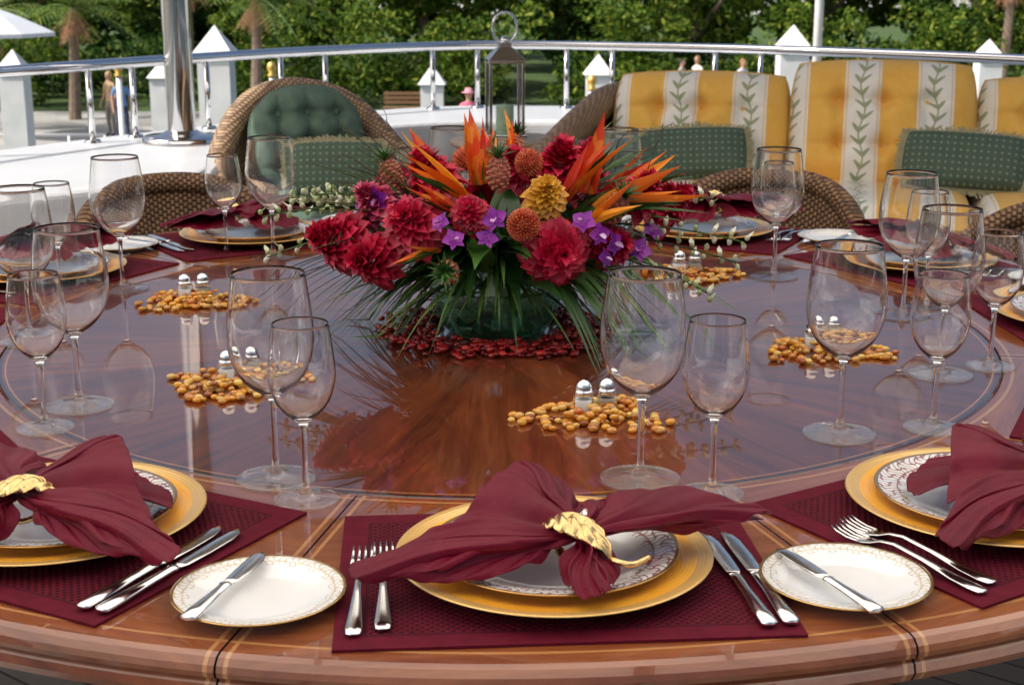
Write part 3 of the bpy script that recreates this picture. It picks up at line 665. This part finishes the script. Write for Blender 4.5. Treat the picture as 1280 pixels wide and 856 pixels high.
def stripem(name,axz=True,off=0.):
    t=NT(name); X,Y,Z=t.xyz(); L=Z if axz else Y
    P=.27; q=t.M('DIVIDE',t.M('ADD',X,10+off),P); f=t.M('FRACT',q)
    nz=t.noise(t.obj(),40,3)
    yel=t.mix(nz,(.78,.41,.06),(.88,.53,.12)); wh=t.mix(nz,(.80,.77,.70),(.86,.84,.79))
    c=t.mix(t.M('GREATER_THAN',f,.50),yel,wh)
    ed=t.M('LESS_THAN',t.M('ABSOLUTE',t.M('SUBTRACT',t.M('ABSOLUTE',t.M('SUBTRACT',f,.75)),.215)),.012); c=t.mix(t.M('MULTIPLY',ed,.6),c,(.80,.5,.15))
    xx=t.M('SUBTRACT',t.M('MULTIPLY',t.M('SUBTRACT',f,.75),P),t.M('MULTIPLY',t.M('SINE',t.M('MULTIPLY',L,34)),.010))
    ax=t.M('ABSOLUTE',xx)
    stem=t.M('LESS_THAN',ax,.003)
    lz=t.M('SINE',t.M('SUBTRACT',t.M('MULTIPLY',L,135),t.M('MULTIPLY',ax,120)))
    leaf=t.M('MULTIPLY',t.M('LESS_THAN',ax,.032),t.M('GREATER_THAN',lz,t.M('ADD',.25,t.M('MULTIPLY',t.M('POWER',t.M('DIVIDE',ax,.032),2),.75))))
    g=t.M('MAXIMUM',stem,leaf); c=t.mix(t.M('MULTIPLY',g,.85),c,(.24,.29,.14))
    t.link(c,t.b.inputs['Base Color']); t.set(Roughness=.85,Sheen_Weight=.1); t.bump(nz,.2,.003); return t.m
str_m=stripem('yellow_striped_fabric',True,.0); str_seat=stripem('yellow_striped_seat_fabric',False)
def greenm():
    t=NT('green_diamond_fabric'); X,Y,Z=t.xyz()
    a=t.M('SINE',t.M('MULTIPLY',t.M('ADD',X,Z),130)); b=t.M('SINE',t.M('MULTIPLY',t.M('SUBTRACT',X,Z),130))
    d=t.M('GREATER_THAN',t.M('MULTIPLY',a,b),.68); n=t.noise(t.obj(),30,3)
    c=t.mix(n,(.05,.085,.06),(.08,.125,.09)); c=t.mix(d,c,(.19,.25,.17)); t.link(c,t.b.inputs['Base Color']); t.set(Roughness=.85); return t.m
grn=greenm(); grn2=simple('sage_green_canvas',(.085,.14,.105),.8,0,.2,20,.2,.004)
fri=simple('tan_fringe',(.36,.33,.20),.9)
ybtn=simple('cushion_button',(.66,.40,.10),.7)
# sofa
sofa=empty('wicker_sofa',(1.38,5.54,0),R(-13))
def sc_(mb,name,mats,smooth=False,bv=.03):
    o=mb.obj(name,mats,parent=sofa,smooth=smooth); bevel(o,bv,4); return o
sc_(MB().add(box(2.12,.78,.34,(0,0,.22))),'base',[wick_s])
sc_(MB().add(box(2.12,.09,.76,(0,.42,.45))),'backrest',[wick_s])
for sx in(-1,1):
    P=catmull([(sx*1.02,.46,.84),(sx*1.10,.34,.82),(sx*1.17,.12,.75),(sx*1.23,-.12,.67),(sx*1.26,-.30,.62),(sx*1.25,-.41,.54),(sx*1.2,-.44,.3),(sx*1.16,-.43,.02)],34)
    mb=MB().add(tube(P,.055,12))
    def f(u,v,P=P): 
        p=P[int(u*24)]; return (p.x+(sx*1.10-p.x)*(1-v)*.8,p.y,.05+(p.z-.05)*v)
    mb.add(grid(f,25,8)); o=mb.obj('arm',[wick_s],parent=sofa); solid(o,.02)
for sx in(-1,0,1):
    mb=MB(); 
    def sf(sg):
        def f(u,v):
            x=2*u-1;y=2*v-1; th=(max(0,1-x**8)*max(0,1-y**8))**.4; return (x*.34,y*.37,sg*.085*th)
        return grid(f,24,24)
    mb.add(sf(1)); mb.add(sf(-1)); mb.obj('seat_cushion',[str_seat],(sx*.685,-.06,.475),parent=sofa)
    mkpillow('back_cushion',.73,.48 if sx else .52,.26,str_m,sofa,T(sx*.70,.24+(.02 if sx else 0),.725+(0 if sx else .035))@RZ(R(random.uniform(-2,2)))@RX(R(-12)),[(-.45,.33),(.45,.33),(-.45,-.33),(.45,-.33),(0,.33),(0,-.33)],ybtn,p=3.2,rc=.06,dip=.55)
mkpillow('throw_pillow',.42,.21,.13,grn,sofa,T(-.70,.03,.655)@RZ(R(4))@RX(R(-24))@RY(R(-3)),(),None,fri)
mkpillow('throw_pillow',.46,.22,.13,grn,sofa,T(.30,.00,.66)@RZ(R(-6))@RX(R(-22))@RY(R(2)),(),None,fri)
mkpillow('bolster_pillow',.42,.16,.14,grn2,sofa,T(-1.00,-.08,.64)@RZ(R(40))@RX(R(-45)))
# armchair
arm=empty('wicker_armchair',(-.70,5.50,0),R(24))
mb=MB()
def topz(u): q=abs(2*u-1); return .56+.34*(1/(1+math.exp((q-.38)*10)))
def af(u,v):
    a=R(-135+270*u); q=abs(2*u-1); z=.08+(topz(u)-.08)*v; rr=.32+.05*v+.04*q
    return (rr*math.sin(a)*1.0,rr*math.cos(a)*1.05,z)
mb.add(grid(af,70,14)); mb.add(tube([Vector(af(i/69,1))*1.0 for i in range(70)],.034,10))
for e in(0,1): mb.add(tube([Vector(af(e,v/8)) for v in range(9)],.03,10))
o=mb.obj('woven_shell',[wick_t],parent=arm); solid(o,.03)
mb=MB().add(lathe([(0,.1),(.31,.1),(.33,.13),(.33,.32),(.31,.34),(0,.34)],40)); mb.obj('seat_base',[wick_t],parent=arm)
mb=MB().add(lathe([(0,.341),(.28,.341),(.31,.37),(.315,.40),(.29,.45),(.2,.465),(0,.47)],40)); mb.obj('seat_cushion',[grn2],parent=arm)
tf=[(x,z) for z in(-.4,.05,.5) for x in(-.5,0,.5)]
mkpillow('back_cushion',.47,.46,.17,grn2,arm,T(0,.21,.70)@RX(R(-10)),tf,grn2,p=2.4,rc=.16,dip=.5)
mkpillow('throw_pillow',.36,.22,.12,grn,arm,T(.06,.02,.62)@RZ(R(-22))@RX(R(-20)),(),None,fri)
# side table + lantern
st=empty('wicker_side_table',(-.03,6.28,0))
MB().add(lathe([(.16,0),(.17,.05),(.14,.3),(.19,.6),(.21,.625)],40)).obj('woven_base',[wick_t],parent=st)
MB().add(lathe([(0,.655),(.225,.655),(.235,.648),(.235,.635),(.225,.627),(0,.627)],48)).obj('table_top',[simple('light_wood_top',(.42,.28,.16),.35)],parent=st)
LN=empty('metal_lantern',(-.03,6.26,.657),R(8))
mb=MB(); s=.068
mb.add(box(.165,.165,.02,(0,0,.010)))
mb.add(box(.155,.155,.014,(0,0,.32)))
for x in(-s,s):
    for y in(-s,s): mb.add(box(.012,.012,.292,(x,y,.166)))
V=[(-.078,-.078,.327),(.078,-.078,.327),(.078,.078,.327),(-.078,.078,.327),(-.03,-.03,.375),(.03,-.03,.375),(.03,.03,.375),(-.03,.03,.375)]
mb.add((V,[(0,1,5,4),(1,2,6,5),(2,3,7,6),(3,0,4,7),(4,5,6,7)]))
mb.add(box(.05,.05,.02,(0,0,.385)))
o=mb.obj('frame',[steel],parent=LN,smooth=False); bevel(o,.002,2)
MB().add(tube([(.052*math.cos(a),0,.455+.062*math.sin(a)) for a in [2*pi*i/32 for i in range(33)]],.0055,8,False)).add(sphere(.02,.02,.02,12,8,(0,0,.402))).obj('ring_handle',[steel],parent=LN)
mb=MB()
for x in(-1,1): mb.add(box(.003,.122,.288,(x*s,0,.165))); mb.add(box(.122,.003,.288,(0,x*s,.165)))
mb.obj('glass_panes',[pane],parent=LN,smooth=False)
MB().add(lathe([(0,.14),(.036,.138),(.038,.13),(.038,.021)],28)).add(tube([(0,0,.138),(0,0,.152)],.0015,6)).obj('pillar_candle',[simple('green_wax',(.30,.45,.30),.5)],parent=LN)

# ------------------------------------------------------------------ shore setting
GZ=-3.2
gm=NT('paved_ground'); n1=gm.noise(gm.obj(),.6,6); n2=gm.noise(gm.obj(),12,4)
gm.link(gm.ramp(gm.M('ADD',gm.M('MULTIPLY',n1,.6),gm.M('MULTIPLY',n2,.4)),[(.35,(.26,.255,.24)),(.65,(.44,.43,.40))]),gm.b.inputs['Base Color']); gm.set(Roughness=.9)
MB().add(([(-1500,30,GZ),(1500,30,GZ),(1500,2500,GZ),(-1500,2500,GZ)],[(0,1,2,3)])).obj('ground',[gm.m],smooth=False)
MB().add(box(300,.5,2.2,(0,29.8,GZ-1.0+.05))).obj('concrete_seawall',[simple('concrete',(.36,.35,.32),.9,0,.2,2)],smooth=False)
MB().add(([(-90,47.5,GZ+.01),(90,47.5,GZ+.01),(90,140,GZ+.01),(-90,140,GZ+.01)],[(0,1,2,3)])).obj('lawn',[simple('lawn',(.05,.09,.02),.95,0,.4,2)],smooth=False)
wt=NT('water'); wt.set(Base_Color=(.02,.06,.06),Roughness=.06,IOR=1.33); wt.bump(wt.noise(wt.obj(),2.5,4),.5,.15)
MB().add(([(-1500,-1500,-4.3),(1500,-1500,-4.3),(1500,30,-4.3),(-1500,30,-4.3)],[(0,1,2,3)])).obj('water',[wt.m],smooth=False)
def piling(x,y,top,w):
    mb=MB(); mb.add(box(w,w,top+5,(0,0,(top-5)/2))); h=w*.62
    mb.add(([(-h,-h,top),(h,-h,top),(h,h,top),(-h,h,top),(0,0,top+w*.85)],[(3,2,1,0),(0,1,4),(1,2,4),(2,3,4),(3,0,4)]))
    mb.obj('white_dock_piling',[white_paint],(x,y,0),smooth=False)
for a in [(-3.15,16,.45,.34),(-7.3,22,-.15,.36),(-1.28,24,-.5,.36),(1.38,24,-.35,.38),(4.1,22,.15,.42),(-5.6,24,-.4,.34),(7.6,24,-.1,.36),(11,24,-.1,.36),(-11,24,-.1,.36)]: piling(*a)
brass=simple('brass_lamp',(.75,.48,.12),.35,.6)
for x,y,z in [(-5.9,22.5,-.15),(-3.6,22.5,-.15),(1.2,22.5,-.35),(9,22.5,-.2)]:
    mb=MB(); mb.add(tube([(0,0,-4.6),(0,0,z-.12)],.045,10),1); mb.add(lathe([(.06,z-.13),(.07,z-.1),(.04,z-.08),(.075,z),(.06,z+.07),(0,z+.1)],16),0); mb.obj('dock_lamp_post',[brass,white_paint],(x,y,0))
mb=MB()
for k in range(9): mb.add(tube([(-14.5+k*.75,31,GZ),(-14.5+k*.75,31,GZ+1.1)],.03,8))
for h in(.35,.7,1.1): mb.add(tube([(-14.5,31,GZ+h),(-8.5,31,GZ+h)],.03,8))
mb.obj('white_dock_railing',[white_paint])
mb=MB()
mb.add(tube([(6.2,30.6,GZ),(6.2,30.6,6)],.09,12)); mb.obj('white_lamp_pole',[white_paint])  # thin white pole of a lamp in the background
MB().add(box(40,2.2,.35,(0,26.6,-3.75))).obj('floating_dock',[simple('dock_planks',(.33,.28,.22),.85,0,.25,5)],smooth=False)
hs=empty('white_house',(-27,64,GZ))
MB().add(box(15,8,3.2,(0,0,1.6))).obj('walls',[white_paint],parent=hs,smooth=False)
rf=simple('grey_roof',(.25,.26,.28),.7)
MB().add(([(-8,-4.6,3.21),(8,-4.6,3.21),(8,4.6,3.21),(-8,4.6,3.21),(-6,0,4.9),(6,0,4.9)],[(3,2,1,0),(0,1,5,4),(1,2,5),(2,3,4,5),(3,0,4)])).obj('roof',[rf],parent=hs,smooth=False)
wg=simple('window_glass',(.04,.06,.07),.1); 
mb=MB(); mf=MB()
for k in range(5):
    x=-6+k*3; mb.add(box(1.3,.06,1.3,(x,-4.02,1.7)))
    for dx in(-.7,.7): mf.add(box(.1,.12,1.5,(x+dx,-4.04,1.7)))
    for dz in(-.7,.7): mf.add(box(1.3,.12,.1,(x,-4.04,1.7+dz)))
mb.obj('windows',[wg],parent=hs,smooth=False); mf.obj('window_frames',[white_paint],parent=hs,smooth=False)
mb=MB(); mb.add(tube([(0,0,0),(0,0,3.3)],.03,8),1); mb.add(lathe([(0,3.5),(.8,3.2),(1.7,2.8),(1.7,2.7)],8),0); mb.obj('patio_umbrella',[simple('pale_canvas',(.62,.66,.70),.8),white_paint],(-13.8,40,GZ),smooth=False)
def bench(x,y,rz=0):
    mb=MB()
    for k in range(4): mb.add(box(1.6,.09,.03,(0,-.18+k*.12,.45)))
    for k in range(3): mb.add(box(1.6,.03,.09,(0,.27,.58+k*.13)))
    for sx in(-.7,.7): mb.add(box(.06,.06,.9,(sx,.30,.45))); mb.add(box(.06,.06,.43,(sx,-.18,.215))); mb.add(box(.06,.5,.05,(sx,.05,.41)))
    mb.obj('park_bench',[simple('bench_wood',(.20,.11,.05),.7)],(x,y,GZ),rz,smooth=False)
bench(9.5,47.5,.1); bench(-3.0,44,0)

# ---- vegetation
lf=isle('tree_foliage',[(0,(.03,.075,.010)),(.4,(.075,.15,.018)),(.8,(.18,.27,.03)),(1,(.42,.46,.08))],.6,0,.45,Specular_IOR_Level=.2)
lf2=isle('tree_foliage_dark',[(0,(.012,.038,.009)),(.5,(.035,.09,.014)),(.9,(.10,.17,.028)),(1,(.30,.36,.06))],.6,0,.38,Specular_IOR_Level=.2)
bark=simple('bark',(.20,.15,.11),.9,0,.3,6,.5,.03)
def leafquads(C,size):
    n=len(C); a=np.random.normal(size=(n,3)); a/=np.linalg.norm(a,axis=1)[:,None]; b=np.random.normal(size=(n,3)); b-=a*(a*b).sum(1)[:,None]; b/=np.linalg.norm(b,axis=1)[:,None]
    s=(size*np.random.uniform(.6,1.3,n))[:,None]
    P=np.stack([C-a*s,C-b*s*.45,C+a*s,C+b*s*.45],1).reshape(-1,3)
    return P.tolist(),[(4*i,4*i+1,4*i+2,4*i+3) for i in range(n)]
def clumps(n,center,rad,per,cr,size,zmin=None):
    out=[]
    for i in range(n):
        d=np.random.normal(size=3); d/=np.linalg.norm(d); c=np.array(center)+d*np.array(rad)*np.random.uniform(.45,1.0)
        if zmin is not None and c[2]<zmin: c[2]=zmin+random.random()*.8
        q=np.random.normal(size=(per,3)); q/=np.linalg.norm(q,axis=1)[:,None]; q*= (np.random.uniform(.3,1,per)**.5)[:,None]*cr*random.uniform(.6,1.3); q[:,2]*=.7
        out.append(c+q)
    return np.concatenate(out)
def tree(seed,H=11,W=4.2,size=.17,low=.9):
    random.seed(seed); np.random.seed(seed); mb=MB(); lean=random.uniform(-.5,.5)
    tr=[(0,0,0),(lean*.3,.1,H*.18),(lean*.7,0,H*.4),(lean,.1,H*.75)]
    mb.add(tube(catmull(tr,10),[.30-.025*i for i in range(10)],10),0)
    for i in range(9):
        a=i*2.4; z=H*random.uniform(.15,.6); L=W*random.uniform(.5,.85)
        P=[(lean*z/H,0,z),(lean*z/H+L*.4*math.cos(a),L*.4*math.sin(a),z+L*.35),(lean*z/H+L*math.cos(a),L*math.sin(a),z+L*.6)]
        mb.add(tube(catmull(P,7),[.13-.016*k for k in range(7)],7),0)
    C=clumps(95,(lean*.6,0,H*.52),(W,W*.9,H*.46),150,.8,size,low); mb.add(leafquads(C,size),1)
    return mb.mesh('broadleaf_tree',[bark,lf if seed%2 else lf2],False)
tm=[tree(s) for s in(11,12,13)]
random.seed(99)
xs=[(-26,60,1),(-19,57,0),(-13,60,1),(-8,56,2),(-3.2,54,0),(2.0,57,1),(6.5,53,0),(11.5,56,2),(16.5,54,1),(21,58,0),(27,60,2),(34,60,1),(-34,62,0),(-1,66,2),(9,66,1),(-16,68,2),(19,68,1),(-42,64,2),(42,62,0)]
for x,y,k in xs:
    o=place('broadleaf_tree',tm[k],(x,y,GZ),random.random()*6); s=random.uniform(.85,1.15); o.scale=(s,s,s*random.uniform(.85,1.05))
np.random.seed(5)
C=np.concatenate([clumps(1,(x,y,GZ+z),(.1,.1,.1),130,.95,.2) for x,y,z in [(random.uniform(-32,36),random.uniform(50.5,53),random.uniform(.3,1.7)) for _ in range(230)]])
MB().add(leafquads(C,.13)).obj('hedge_foliage',[lf2],smooth=False)
def shr(cx,w,h,nn): return [(cx+random.gauss(0,w),random.uniform(48.6,50.2),random.uniform(.2,h)) for _ in range(nn)]
S=shr(-6.5,1.6,3.4,36)+shr(-1.5,1.0,2.6,20)+shr(4.0,1.6,3.6,30)+shr(9.5,1.4,3.2,24)+shr(14.5,1.8,3.4,28)+shr(-17,2.0,3.0,26)+shr(20,2,3.2,26)
C=np.concatenate([clumps(1,(x,y,GZ+z),(.1,.1,.1),120,.75,.2) for x,y,z in S])
MB().add(leafquads(C,.12)).obj('shrub_foliage',[lf],smooth=False)
C=np.concatenate([clumps(1,(x,y,GZ+z),(.1,.1,.1),110,1.7,.3) for x,y,z in [(random.uniform(-70,70),random.uniform(72,76),random.uniform(.3,9)) for _ in range(520)]])
MB().add(leafquads(C,.32)).obj('distant_tree_mass',[lf2],smooth=False)
palmf=isle('palm_fronds',[(0,(.06,.13,.02)),(.6,(.14,.24,.04)),(1,(.30,.36,.09))],.45,0,.35); deadf=isle('dry_palm_skirt',[(0,(.26,.12,.06)),(1,(.46,.26,.14))],.8)
def palm(x,y,h,n=26,L=2.4):
    mb=MB(); mb.add(tube(catmull([(0,0,0),(.1,0,h*.5),(.15,0,h)],10),[.2-.008*i for i in range(10)],10),0)
    for i in range(n+16):
        dead=i>=n; a=i*2.4; el=random.uniform(-.2,1.2) if not dead else random.uniform(-1.3,-.8); l=L*(random.uniform(.8,1.1) if not dead else .5)
        d=Vector((math.cos(a)*math.cos(el),math.sin(a)*math.cos(el),math.sin(el))); s=Vector((-math.sin(a),math.cos(a),0)); m=2 if dead else 1; P=[]
        for k in range(17):
            t=k/16; P.append(Vector((.15,0,h))+d*l*t-Vector((0,0,(.9 if not dead else .1)*l*.5*t*t)))
        mb.add(tube(P,[.025*(1-.8*k/16) for k in range(17)],5),m)
        for k in range(2,17):
            for q in(-1,1):
                w_=l*.28*math.sin(pi*min(1,.15+k/18)); e=P[k]+s*q*w_+(P[k]-P[k-1]).normalized()*w_*.5-Vector((0,0,w_*.35)); t_=(P[k]-P[k-1])*.35
                mb.add(([P[k]-t_*.5,P[k]+t_*.5,e],[(0,1,2)]),m)
    mb.obj('palm_tree',[bark,palmf,deadf],(x,y,GZ),smooth=False)
palm(-13.2,45,3.3); palm(-7.9,46,3.6); palm(-10.6,49,4.2); palm(-17,47,4.2); palm(15.8,48.5,4.3); palm(-15.0,42,3.0)

# ---- people
def person(x,y,rz,shirt,trous,hair,hat=None,step=0,seat=False,s=1.0,arm_up=0):
    V=[];E=[];Rd=[]
    def v(p,r,par=None):
        V.append(p); Rd.append(r); i=len(V)-1
        if par is not None: E.append((par,i))
        return i
    pz=.93 if not seat else .56
    pel=v((0,0,pz),.135); sp=v((0,.01,pz+.2),.12,pel); ch=v((0,.015,pz+.42),.135,sp); ne=v((0,.0,pz+.57),.055,ch); v((0,-.005,pz+.66),.05,ne)
    for q in(-1,1):
        sh=v((q*.175,.01,pz+.475),.058,ch); up=arm_up if q>0 else 0
        el=v((q*.235,.03-up*.1,pz+.2+up*.05),.042,sh); wr=v((q*.235,-.10-up*.12,pz-.02+up*.38),.028,el); ha=v((q*.235,-.13-up*.12,pz-.09+up*.44),.030,wr)
        for f in range(4): v((q*(.215+.013*f),-.15-up*.12,pz-.175+.008*abs(f-1.5)+up*.55),.009,ha)
        v((q*.205,-.165-up*.1,pz-.11+up*.44),.010,ha)
        if seat:
            hp=v((q*.09,-.03,pz-.04),.095,pel); kn=v((q*.12,-.44,pz-.06),.062,hp); an=v((q*.12,-.45,.09),.04,kn); v((q*.13,-.60,.04),.035,an)
        else:
            hp=v((q*.09,0,pz-.08),.092,pel); kn=v((q*.10,-.02-q*step*.12,.50),.062,hp); an=v((q*.10,.03-q*step*.25,.09),.038,kn); v((q*.11,-.12-q*step*.25,.035),.035,an)
    me=bpy.data.meshes.new('person'); me.from_pydata(V,E,[]); me.update()
    t=NT('clothed_body'); X,Y,Z=t.xyz(); skin=(.48,.27,.18)
    ax=t.M('ABSOLUTE',X)
    c=t.mix(t.M('GREATER_THAN',Z,pz+.02),trous,shirt)
    sk=t.M('MAXIMUM',t.M('GREATER_THAN',Z,pz+.545),t.M('MULTIPLY',t.M('GREATER_THAN',ax,.195),t.M('LESS_THAN',Z,pz+.30 if not arm_up else pz+.26)))
    c=t.mix(sk,c,skin); c=t.mix(t.M('LESS_THAN',Z,.075),c,(.05,.045,.04)); t.link(c,t.b.inputs['Base Color']); t.set(Roughness=.8)
    me.materials.append(t.m); o=place('person',me,(x,y,GZ+.003),rz); o.scale=(s,s,s)
    m=o.modifiers.new('skin','SKIN'); m.use_smooth_shade=True
    for i,r in enumerate(Rd): me.skin_vertices[0].data[i].radius=(r,r*(.8 if i<3 else 1))
    me.skin_vertices[0].data[0].use_root=True
    m2=o.modifiers.new('ss','SUBSURF'); m2.levels=1; m2.render_levels=1
    mb=MB(); hz=pz+.70
    mb.add(sphere(.076,.092,.115,18,14,(0,-.005,hz)),0); mb.add(sphere(.012,.02,.02,8,6,(0,-.098,hz-.012)),0)
    for q in(-1,1): mb.add(sphere(.012,.006,.008,8,6,(q*.03,-.087,hz+.008)),2); mb.add(sphere(.008,.018,.026,8,6,(q*.077,0,hz-.005)),0)
    mb.add(sphere(.024,.006,.006,8,6,(0,-.086,hz-.055)),3)
    mb.add(sphere(.086,.098,.105,18,10,(0,.014,hz+.025)),1) 
    mats=[simple('skin',(.48,.27,.18),.6),simple('hair',hair,.7),simple('eye',(.03,.02,.02),.3),simple('lips',(.4,.12,.1),.5)]
    if hat: 
        mb.add(lathe([(0,hz+.16),(.07,hz+.15),(.095,hz+.09),(.1,hz+.065),(.17,hz+.055),(.165,hz+.048),(0,hz+.05)],20),4); mats.append(simple('hat_fabric',hat,.8))
    mb.obj('head',mats,parent=o)
rp=random.Random(3)
person(-10.2,39,.4,(.12,.25,.50),(.03,.04,.09),(.06,.03,.02),step=.7)
person(-10.9,40.5,-.6,(.5,.35,.2),(.25,.22,.18),(.45,.30,.12))
person(-1.0,34.5,.1,(.75,.16,.26),(.5,.5,.5),(.3,.15,.06),hat=(.80,.30,.38),arm_up=.6)
person(-1.9,36,2.8,(.55,.56,.6),(.06,.07,.12),(.04,.03,.02))
for px,sh in [(9.0,(.7,.7,.7)),(9.7,(.35,.08,.07)),(10.3,(.12,.2,.4)),(11.1,(.75,.7,.6)),(6.9,(.6,.6,.62)),(5.2,(.3,.32,.34)),(5.7,(.7,.66,.6))]:
    person(px,45.6+rp.uniform(-.8,.8),rp.uniform(-1.2,1.2),sh,rp.choice([(.05,.06,.1),(.3,.27,.2),(.1,.1,.1)]),rp.choice([(.05,.03,.02),(.25,.14,.06),(.02,.02,.02)]),step=rp.uniform(-.6,.6),s=rp.uniform(.96,1.04),arm_up=rp.choice([0,0,.8]))
